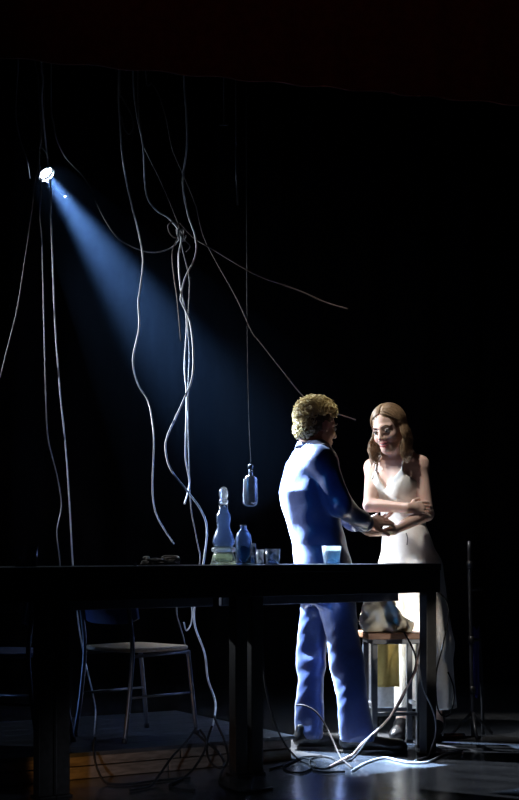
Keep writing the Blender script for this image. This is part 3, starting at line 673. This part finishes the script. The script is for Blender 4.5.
for (b, c) in ((el_r, wr_r), (el_l, wr_l)):
    dv = (c-b).normalized(); lathe('shirt_cuff', [(.036, -.05), (.0385, .0), (.0385, .012), (.0355, .012), (.034, -.05)], c, M['shirt'], man, 20, dv)
for s in (0, 1): # two sleeve buttons
    sphere('sleeve_button', wr_r-(wr_r-el_r).normalized()*(.025+.02*s)+Vector((.01, -.043, -.012)), .006, M['shoe'], jk)
# trousers
fl = Field((-.02, 6.72, 0.03), (.70, 7.42, 0.92), 0.0045)
fl.loft([(.90, P(322, 560, YM).x, YM, .105, .15), (.80, P(323, 585, YM).x, YM, .112, .165), (.74, P(324, 597, YM).x, YM, .105, .16), (.70, P(324, 600, YM).x, YM, .08, .13)], mf, .03)
fold = lambda q: (lambda an, t: .005*np.sin(3*an+q+2*t)*(.4+t)+.004*np.sin(2*an+7*t+q))
fl.cone(hip_r, kn_r, .094, .078, .03, fold(0.3)); fl.cone(kn_r, an_r, .078, .078, .02, fold(1.1))
fl.cone(hip_l, kn_l, .082, .066, .03, fold(2.0)); fl.cone(kn_l, an_l, .066, .068, .02, fold(2.7))
fl.wrinkle(0.0009, [(60, 40, 18, 0), (-45, 50, 70, .6)])
fl.cut(lambda x, y, z: 0.055-z+0*x+0*y)
link('trousers', fl.mesh('trousers'), M['suit'], man)
def shoe(c, d, L, material, parent, wdt=.046, heel=.0, name='shoe'):
    d = Vector((d[0], d[1], 0)).normalized(); c = Vector((c.x, c.y, 0)); l = Vector((-d.y, d.x, 0))
    fl = Field(c+Vector((-.30, -.30, -.01)), c+Vector((.30, .30, .15)), .0045)
    fl.cone(c-d*.05+Vector((0, 0, .05+heel)), c+d*.02+Vector((0, 0, .048+heel*.8)), .036, .040, .02)
    fl.cone(c+d*.02+Vector((0, 0, .045+heel*.7)), c+d*(L-.10)+Vector((0, 0, .030)), .040, wdt*.75, .02)
    R = np.array([[d.x, l.x, 0], [d.y, l.y, 0], [0, 0, 1]])
    fl.ell(c+d*(L-.125)+Vector((0, 0, .026)), (.068, wdt, .030), R, .02)
    fl.cone(c-d*.04+Vector((0, 0, .06+heel)), c-d*.035+Vector((0, 0, .10+heel)), .036, .037, .02)
    fl.cut(lambda x, y, z: .012-z+0*x+0*y)
    up = link(name, fl.mesh(name), material, parent)
    V, Fc = [], []; n = 28
    for z in (0.0, .013):
        for i in range(n):
            a = 2*math.pi*i/n; ca = math.cos(a); w_ = wdt*(1.0 if ca > 0 else .82)*abs(math.sin(a))**.8*(1 if math.sin(a) > 0 else -1)
            V.append(c+d*((L-.07-.018)/2-.018+ca*(L/2+.006))+l*w_+Vector((0, 0, z+.0005)))
    for i in range(n): Fc.append((i, (i+1) % n, n+(i+1) % n, n+i))
    Fc += [tuple(reversed(range(n))), tuple(range(n, 2*n))]
    link('sole', pmesh('sole', V, Fc), material, up, smooth=False)
    return up
shoe(an_r+mf*.0, (0.99, 0.02), .30, M['shoe'], man); shoe(an_l, mf, .29, M['shoe'], man)
# hair: cropped back and a mop of curls
fl = Field(hc-Vector((.16, .16, .14)), hc+Vector((.16, .16, .17)), .0045)
fl.ell(Qm(-.020, 0, .040), (.098, .080, .090), Rm, .01); fl.ell(Qm(-.050, 0, -.02), (.060, .068, .065), Rm, .03)
fl.ell(Qm(.085, 0, -.055), (.085, .10, .115), Rm, .01, 'sub')
for s in (-1, 1): fl.ell(Qm(.002, s*.09, -.012), (.026, .03, .036), Rm, .006, 'sub')
fl.wrinkle(0.0018, [(220, 150, 180, 0), (150, -200, 230, 1)])
hr = link('hair', fl.mesh('hair'), M['hair_m_in'], man)
V, Fc = [], []; rnd = random.Random(3); cnt = 0
while cnt < 520:
    v = Vector((rnd.gauss(0, 1), rnd.gauss(0, 1), rnd.gauss(0, 1))).normalized()      # head frame: forward, left, up
    if v.z < (-0.80 if v.x < -0.4 else -0.5) and v.x < 0.1: continue
    if v.z < 0.30 and v.x > 0.0: continue
    if v.x > 0.55 and v.z < 0.45: continue
    if v.z < 0.15 and abs(v.y) > 0.62 and v.x > -0.55: continue
    cnt += 1
    big = (1.0 if v.z > 0.15 else 0.8)*(1.25 if v.x > 0.3 else 1.0)
    base = Qm(-.018+v.x*.098, v.y*.079, .040+v.z*.090); out = (hf*v.x+hl*v.y+hu*v.z).normalized()
    t1 = out.orthogonal().normalized(); t1.rotate(Matrix.Rotation(rnd.random()*6.28, 3, out)); t2 = out.cross(t1)
    R0 = rnd.uniform(.009, .016)*big; turns = rnd.uniform(0.9, 1.7); H = rnd.uniform(.014, .030)*big; path = []
    for i in range(11):
        a = i/10*turns*6.283; path.append(base+out*(H*(i/10)-.002)+t1*(R0*(math.cos(a)-1))+t2*(R0*math.sin(a)))
    r0 = rnd.uniform(.0028, .0046); tube_data(path, [r0*(1-.5*(i/10)**2) for i in range(11)], 5, V, Fc)
cnt = 0
while cnt < 110:                                            # shorter curls down the nape
    v = Vector((rnd.gauss(0, 1), rnd.gauss(0, 1), rnd.gauss(0, 1))).normalized()
    if v.x > -0.15 or v.z > 0.4 or v.z < -0.75: continue
    cnt += 1; base = Qm(-.050+v.x*.060, v.y*.068, -.020+v.z*.065); out = (hf*v.x+hl*v.y+hu*v.z).normalized()
    t1 = out.orthogonal().normalized(); t1.rotate(Matrix.Rotation(rnd.random()*6.28, 3, out)); t2 = out.cross(t1); R0 = rnd.uniform(.007, .012); path = []
    for i in range(9):
        a = i/8*rnd.uniform(.98, 1.02)*7.5; path.append(base+out*(.018*(i/8)-.002)+t1*(R0*(math.cos(a)-1))+t2*(R0*math.sin(a)))
    tube_data(path, [.0036*(1-.5*(i/8)**2) for i in range(9)], 5, V, Fc)
link('curls', pmesh('curls', V, Fc), M['hair_m'], hr)

# ---- the woman
wf, wl, wu = frame((-0.60, -0.80, 0)); YW = 7.42
wom = empty('person', (P(410, 600, YW).x, YW, 0), 'person with long wavy hair in an ivory jumpsuit, smiling with arms folded', 'person')
wout = [(455, 389, 407, .80), (461, 376, 417, .70), (468, 373, 421, .62), (480, 375, 421, .70), (495, 377, 421, .80), (512, 383, 422, .72), (526, 385, 424, .72), (540, 384, 429, .75), (558, 384, 434, .80), (578, 385, 436, .80)]
def wrows(grow=0.0, sel=slice(None), front=0.0):
    r = []
    for (py, x0, x1, dr) in wout[sel]:
        c = P((x0+x1)/2, py, YW); hw = (x1-x0)/2*YW/FPX+grow
        wdt = hw/math.sqrt(0.64+0.36*dr*dr); r.append((c.z, c.x, c.y, wdt*dr+front, wdt))
    return r
wsr = P(373, 467, 7.50); wsl = P(420, 464, 7.36)
wer = P(370, 505, 7.31); wwr = P(408, 508, 7.20)
wel = P(427, 514, 7.28); wwl = P(393, 530, 7.11)
whr = P(398, 570, 7.46); whl = P(422, 570, 7.38)
wkr = P(404, 645, 7.42); wkl = P(433, 645, 7.36)
war = P(403, 722, 7.42); wal = P(436, 722, 7.36)
wc = P(388.5, 429, 7.30)
wff = Vector((-0.52, -0.82, -0.24)).normalized()
wff, wll, wuu = frame(wff, (-0.20, -0.02, 1.0))
fl = Field((.44, 6.95, 0.0), (1.06, 7.70, 1.78), 0.0036)
Qw, Rw = add_head(fl, wc, wff, wll, wuu, 1.0, False)
fl.cone(Qw(-.02, 0, -.05), P(398, 462, 7.43), .043, .050, .02)
fl.loft(wrows(-.004), wf, .03, 2.1)
for c in (wsr, wsl): fl.cone(c, P(398, 457, 7.43), .040, .042, .06)
for s in (-1, 1): fl.ell(P(398, 490, YW)+wf*.075+wl*(s*.066), (.046, .050, .062), k=.07)
fl.cone(wsr, wer, .040, .034, .03); fl.cone(wer, wwr, .036, .024, .01)
fl.cone(wsl, wel, .040, .034, .03); fl.cone(wel, wwl, .036, .024, .01)
for s in (-1, 1):                                           # collar bones
    fl.cone(P(397, 463, YW)+wf*.060+wl*(s*.02), P(397, 460, YW)+wf*.035+wl*(s*.12), .008, .007, .02)
add_hand(fl, wwr+Vector((.008, 0, .0)), (0.92, 0.30, 0.06), (0.15, 0.85, -0.35), 1, .90, (15, 25, 22), 1.0)
add_hand(fl, wwl+Vector((-.008, -.004, -.003)), (-0.88, -0.30, -0.22), (0.1, 0.2, 0.95), 1, .90, (12, 20, 18), 1.0)
for (a, b, c) in ((whr, wkr, war), (whl, wkl, wal)):
    fl.cone(a, b, .080, .050, .03); fl.cone(b, c, .046, .032, .01); fl.cone(c, Vector((c.x, c.y, .09)), .031, .030, .02); fl.cone(Vector((c.x, c.y, .085)), Vector((c.x, c.y, .035))+Vector((-.362, -.932, 0))*.10, .029, .020, .02)
body_w = link('body', fl.mesh('body'), M['skin_w'], wom)
for s in (-1, 1):
    e = sphere('eye', Qw(.079, s*.031, .000), .0122, M['eye'], body_w)
    sphere('iris', Qw(.0885, s*.030, -.001)-wuu*.001+wll*.001, .0050, M['iris'], e, seg=10)
    tube('eyelid', [Qw(.089, s*.019, .002), Qw(.0925, s*.030, .0085), Qw(.085, s*.044, .003)], .0026, M['brow'], body_w, 4, 6)
    tube('eyebrow', [Qw(.099, s*.014, .021), Qw(.094, s*.034, .027), Qw(.080, s*.047, .021)], .0032, M['brow'], body_w, 4, 6)
for (z, zs, r) in ((-.060, .16, .0042), (-.073, .30, .0052)):
    V, Fc = tube_data([Qw(.0935-6*b*b*2, b, z+abs(b)*zs*.8-(.002 if z < -.065 else 0)) for b in (-.026, -.018, -.009, 0, .009, .018, .026)], [.0012, r*.8, r, r, r, r*.8, .0012], 8)
    link('lips', pmesh('lips', V, Fc), M['lips'], body_w)
V, Fc = tube_data([Qw(.0885-6*b*b*2, b, -.0655+abs(b)*.17) for b in (-.022, -.012, 0, .012, .022)], [.003, .0050, .0055, .0050, .003], 8)
link('teeth', pmesh('teeth', V, Fc), M['teeth'], body_w)
# camisole with straps
fl = Field((.50, 7.15, 1.00), (1.00, 7.70, 1.50), .0042)
fl.loft(wrows(.006, slice(1, 8)), wf, .02, 2.1, lambda a, z: .012*np.sin(4*a+16*z))
for s in (-1, 1): fl.ell(P(398, 490, YW)+wf*.075+wl*(s*.066), (.053, .057, .072), k=.07)
fl.wrinkle(.0010, [(30, 22, 40, 0), (50, -30, 25, 1.5)])
cc = P(397.5, 480, YW); zv = P(391, 489, 7.3).z; zp = P(391, 470, 7.3).z
def neckline(x, y, z):
    u = (x-cc.x)*wl.x+(y-cc.y)*wl.y; fr = (x-cc.x)*wf.x+(y-cc.y)*wf.y
    lim = np.where(fr > 0, np.minimum(zv+np.abs(u)*1.35, zp-np.maximum(0, np.abs(u)-.085)*1.1), zp-.075)
    return z-lim
fl.cut(neckline); fl.cut(lambda x, y, z: 1.075-z+0*x+0*y)
cami = link('camisole', fl.mesh('camisole'), M['dress'], wom)
from mathutils.bvhtree import BVHTree
bt_ = BVHTree.FromPolygons([v.co for v in body_w.data.vertices], [tuple(q.vertices) for q in body_w.data.polygons])
for s in (-1, 1):                                           # each strap lies on the shoulder
    o_ = P(398, 476, 7.43)+wl*(s*.078); pts = []
    for an in range(-8, 190, 9):
        dv = wf*math.cos(math.radians(an))+Vector((0, 0, 1))*math.sin(math.radians(an))
        hit = bt_.ray_cast(o_+dv*0.16, -dv, 0.16)[0]
        if hit is not None: pts.append(hit+dv*.0030)
    tube('strap', pts, .0046, M['dress'], cami, 3, 8)
tube('waist_tie', [P(406, 533, 7.27), P(407.5, 538, 7.262), P(407, 545, 7.262)], .003, M['stoolmetal'], cami, 4, 6)
# wide trousers
fl = Field((.50, 7.10, .10), (1.10, 7.76, 1.10), .0050)
fl.loft(wrows(.010, slice(6, 10)), wf, .03, 2.1, lambda a, z: .010*np.sin(6*a))
pl = lambda q: (lambda an, t: .009*np.sin(6*an+q)*t+.004*np.sin(11*an-q+3*t)*t)
fl.cone(whr, wkr, .104, .092, .03, pl(.4)); fl.cone(wkr, war, .092, .098, .03, pl(.4))
fl.cone(whl, wkl, .108, .098, .03, pl(1.9)); fl.cone(wkl, wal, .098, .104, .03, pl(1.9))
fl.wrinkle(.0012, [(20, 16, 26, 0), (34, -22, 15, 1.5)])
fl.cut(lambda x, y, z: .155-z+0*x+0*y)
link('wide_trousers', fl.mesh('wide_trousers'), M['dress'], wom)
shoe(war+wf*.0, (-0.35, -0.9), .24, M['shoe'], wom, .036, .02, 'shoe'); shoe(wal, (-0.35, -0.9), .24, M['shoe'], wom, .036, .02, 'shoe')
# hair: scalp cap plus long wavy locks
fl = Field(wc-Vector((.17, .17, .16)), wc+Vector((.17, .17, .18)), .0045)
fl.ell(Qw(-.022, 0, .036), (.098, .081, .092), Rw, .01); fl.ell(Qw(-.055, 0, -.04), (.058, .070, .085), Rw, .03)
fl.ell(Qw(.085, 0, -.045), (.082, .078, .112), Rw, .01, 'sub')
fl.wrinkle(.0012, [(160, 110, 30, 0), (120, -150, 40, 1)])
hrw = link('hair', fl.mesh('hair'), M['hair_w'], wom)
V, Fc = [], []; rnd = random.Random(11)
HE = lambda d, e=1.0: Qw(-.020+d.x*.099*e, d.y*.081*e, .034+d.z*.094*e)
for i in range(640):
    if i % 10 == 0:
        sd = -1 if (i//10) % 2 else 1; front = i < 240; wph0 = rnd.random()*6.28; amp0 = rnd.uniform(.007, .017); L0 = rnd.uniform(.13, .20)
        phi0 = rnd.uniform(76, 100) if front else rnd.uniform(92, 176); xc = rnd.uniform(.30, .76) if front else rnd.uniform(-.55, .60)
    x0 = max(-.6, min(.80, xc+rnd.uniform(-.12, .12)))
    d0 = Vector((x0, .06+.03*sd, math.sqrt(max(.1, 1-x0*x0)))).normalized()
    phi = math.radians(phi0+rnd.uniform(-7, 7))
    d1 = Vector((math.cos(phi), sd*math.sin(phi), -.22)).normalized(); om = math.acos(max(-1, min(1, d0.dot(d1)))); ex = rnd.uniform(1.0, 1.10)
    path = []
    for j in range(7):
        t = j/6; d = (d0*math.sin((1-t)*om)+d1*math.sin(t*om))/math.sin(om); path.append(HE(d, 1.0+(ex-1.0)*(.3+t*.7)))
    Ltot = L0*rnd.uniform(.9, 1.08)
    q = path[-1]; inw = (wc-q); inw.z = 0; inw.normalize(); wph = wph0+rnd.uniform(-.35, .35); amp = amp0*rnd.uniform(.8, 1.2); tang = Vector((-inw.y, inw.x, 0))
    for j in range(1, 10):
        t = j/9; out_ = .010*math.sin(t*3.14)+.022*t
        path.append(q+Vector((0, 0, -Ltot*t))-inw*(out_+amp*min(1, t*2)*(math.sin(wph+t*9)-.3))+tang*(amp*min(1, t*2)*math.cos(wph+t*9)))
    path = catmull(path, 2); n = len(path); r0 = rnd.uniform(.0018, .0034)
    tube_data(path, [r0*(.5 if j == 0 else 1)*(1-.8*(j/(n-1))**3) for j in range(n)], 5, V, Fc)
link('locks', pmesh('locks', V, Fc), M['hair_w'], hrw)

# ------------------------------------------------------------------ floor cables and small things at the edges
def fcable(pts, r, material, label, group=None):
    out = []
    for q in pts:
        p = PF(q[0], q[1], 0.0) if len(q) == 2 else P(q[0], q[1], q[2])
        p.z = max(p.z, r+.0008); out.append(p)
    path = catmull(out, 8)
    for q in path: q.z = max(q.z, r+.0008)
    return tag(tube('floor_cable', path, r, material, None, 0, 6), label, 'cable', group)
fcable([(330, 768), (343, 761), (352, 755, 6.70), (364, 742, 6.70), (387.5, 720, 6.72), (402, 696, 6.74), (415, 672, 6.74), (418, 656, 6.82), (423, 630, 6.90), (425, 600, 6.92)], .0058, M['pink_cable'], 'pale pink cable slanting from the floor up to the table leg')
fcable([(352, 772), (366, 764), (384, 759), (399, 762), (412, 764), (428, 763), (446, 755), (462, 752)], .0050, WC, 'white cable curling across the floor past the stool foot')
fcable([(418, 664, 6.72), (424, 690, 6.72), (432, 708, 6.72), (436, 724, 6.72), (434, 741, 6.72), (427, 758), (415, 762)], .0046, GC, 'grey cable bowed along the table leg to the floor')
fcable([(436, 590, 7.0), (446, 600, 7.0), (449, 615, 7.0), (442, 649, 6.98), (436, 675, 6.95), (437, 705, 6.95), (443, 716, 6.95), (451, 712, 6.97), (454, 690, 7.0), (448, 672, 7.0)], .0042, KC, 'black cable hanging in a loop in front of the ivory trousers')
fcable([(404, 632, 6.88), (416, 660, 6.86), (406, 690, 6.84), (394, 712, 6.80), (372, 735, 6.70), (352, 761), (338, 765)], .0044, KC, 'black cable drooping from under the stool to the floor')
fcable([(296, 705, 6.78), (306, 706, 6.76), (318, 714, 6.74), (330, 734, 6.70), (342, 761), (352, 769)], .0044, BC, 'brown cable arching in front of the blue trouser leg')
fcable([(262, 640, 6.6), (266, 690, 6.55), (280, 735, 6.5), (300, 762), (322, 770), (336, 763), (326, 758), (310, 761), (316, 772), (345, 773)], .0046, KC, 'black cable tangled on the floor by the shoes')
fcable([(270, 770), (286, 766), (303, 759), (316, 766), (300, 774), (284, 769), (299, 759), (322, 757)], .0044, KC, 'black cable coiled flat on the lit floor')
fcable([(95, 738, 6.22), (94, 752, 6.02), (97, 768, 5.96), (106, 783, 5.9), (125, 786), (160, 782), (190, 779)], .0055, KC, 'black cable running off the platform edge near the amber light')
fcable([(196, 728, 6.3), (186, 742, 6.2), (172, 757, 6.05), (160, 774, 5.98), (150, 788), (130, 792)], .0055, KC, 'black cable slung across the platform front')
fcable([(200, 730, 6.34), (206, 740, 6.28), (204, 752, 6.2), (194, 768, 6.1), (183, 780), (170, 788), (195, 792)], .0055, KC, 'black cable hanging in a long bow off the platform')
fcable([(212, 726, 6.36), (208, 738, 6.32), (207, 752, 6.24), (212, 764, 6.2), (222, 768, 6.18), (228, 760, 6.2), (225, 742, 6.26), (218, 726, 6.34), (214, 716, 6.4)], .0055, KC, 'black cable forming a round loop beside the middle table leg')
fcable([(196, 733, 6.34), (206, 742, 6.28), (218, 752, 6.24), (224, 764, 6.25), (220, 784), (240, 794), (272, 790)], .0052, KC, 'black cable dropping from the platform towards the people')
# stand at the side of the stage
q = PF(470, 737); st = empty('folding_stand', q, 'dark folding metal stand with blue cloth, alone beside the ivory trousers', 'stand')
Yq = q.y
tube('upright', [P(469, 541, Yq), P(470, 600, Yq), P(472, 700, Yq), P(473, 736, Yq)], .010, M['steel'], st, 4, 10)
tube('upright', [P(479, 630, Yq+.1), P(482, 690, Yq+.1), P(483, 734, Yq+.1)], .009, M['steel'], st, 4, 10)
tube('cross_bar', [P(470, 590, Yq), P(482, 589, Yq+.05)], .008, M['steel'], st, 0, 8)
tube('cross_bar', [P(471, 640, Yq), P(480, 640, Yq+.1)], .008, M['steel'], st, 0, 8)
for yy in (565, 640, 690): lathe('clamp', [(0, -.02), (.015, -.02), (.016, 0), (.015, .02), (0, .02)], P(469.6+(yy-565)*.022, yy, Yq), M['black_metal'], st, 12)
for d in ((-.10, .06), (.11, .08), (.0, -.13)):
    e = Vector((P(473, 736, Yq).x+d[0], Yq+d[1], .010)); tube('foot', [P(472.5, 712, Yq), e], .008, M['steel'], st, 0, 8)
V, Fc = [], []
for i in range(9):
    for j in range(9):
        for t in (0, .006): V.append(P(472.5+7*i/8, 628+68*j/8-2*math.sin(i), Yq+.03+.06*i/8+.010*math.sin(i*1.6+j*.4)+t))
ix = lambda i, j, t: (i*9+j)*2+t
for i in range(8):
    for j in range(8): Fc += [(ix(i, j, 0), ix(i+1, j, 0), ix(i+1, j+1, 0), ix(i, j+1, 0)), (ix(i, j, 1), ix(i, j+1, 1), ix(i+1, j+1, 1), ix(i+1, j, 1))]
link('cloth_strip', pmesh('cloth_strip', V, Fc), M['bluecloth'], st)
# wooden batten lying on the floor
a, b = PF(445, 738), PF(463, 738)
bt = empty('floor_batten', a, 'reddish wooden batten lying on the floor by the stand', 'batten')
dv = (b-a); nv = Vector((-dv.y, dv.x, 0)).normalized()
box('plank', a, dv, nv*.05, (0, 0, .018), M['redwood'], bt, .003); box('end_cap', b, dv.normalized()*.012, nv*.05, (0, 0, .019), M['steel'], bt, .002)
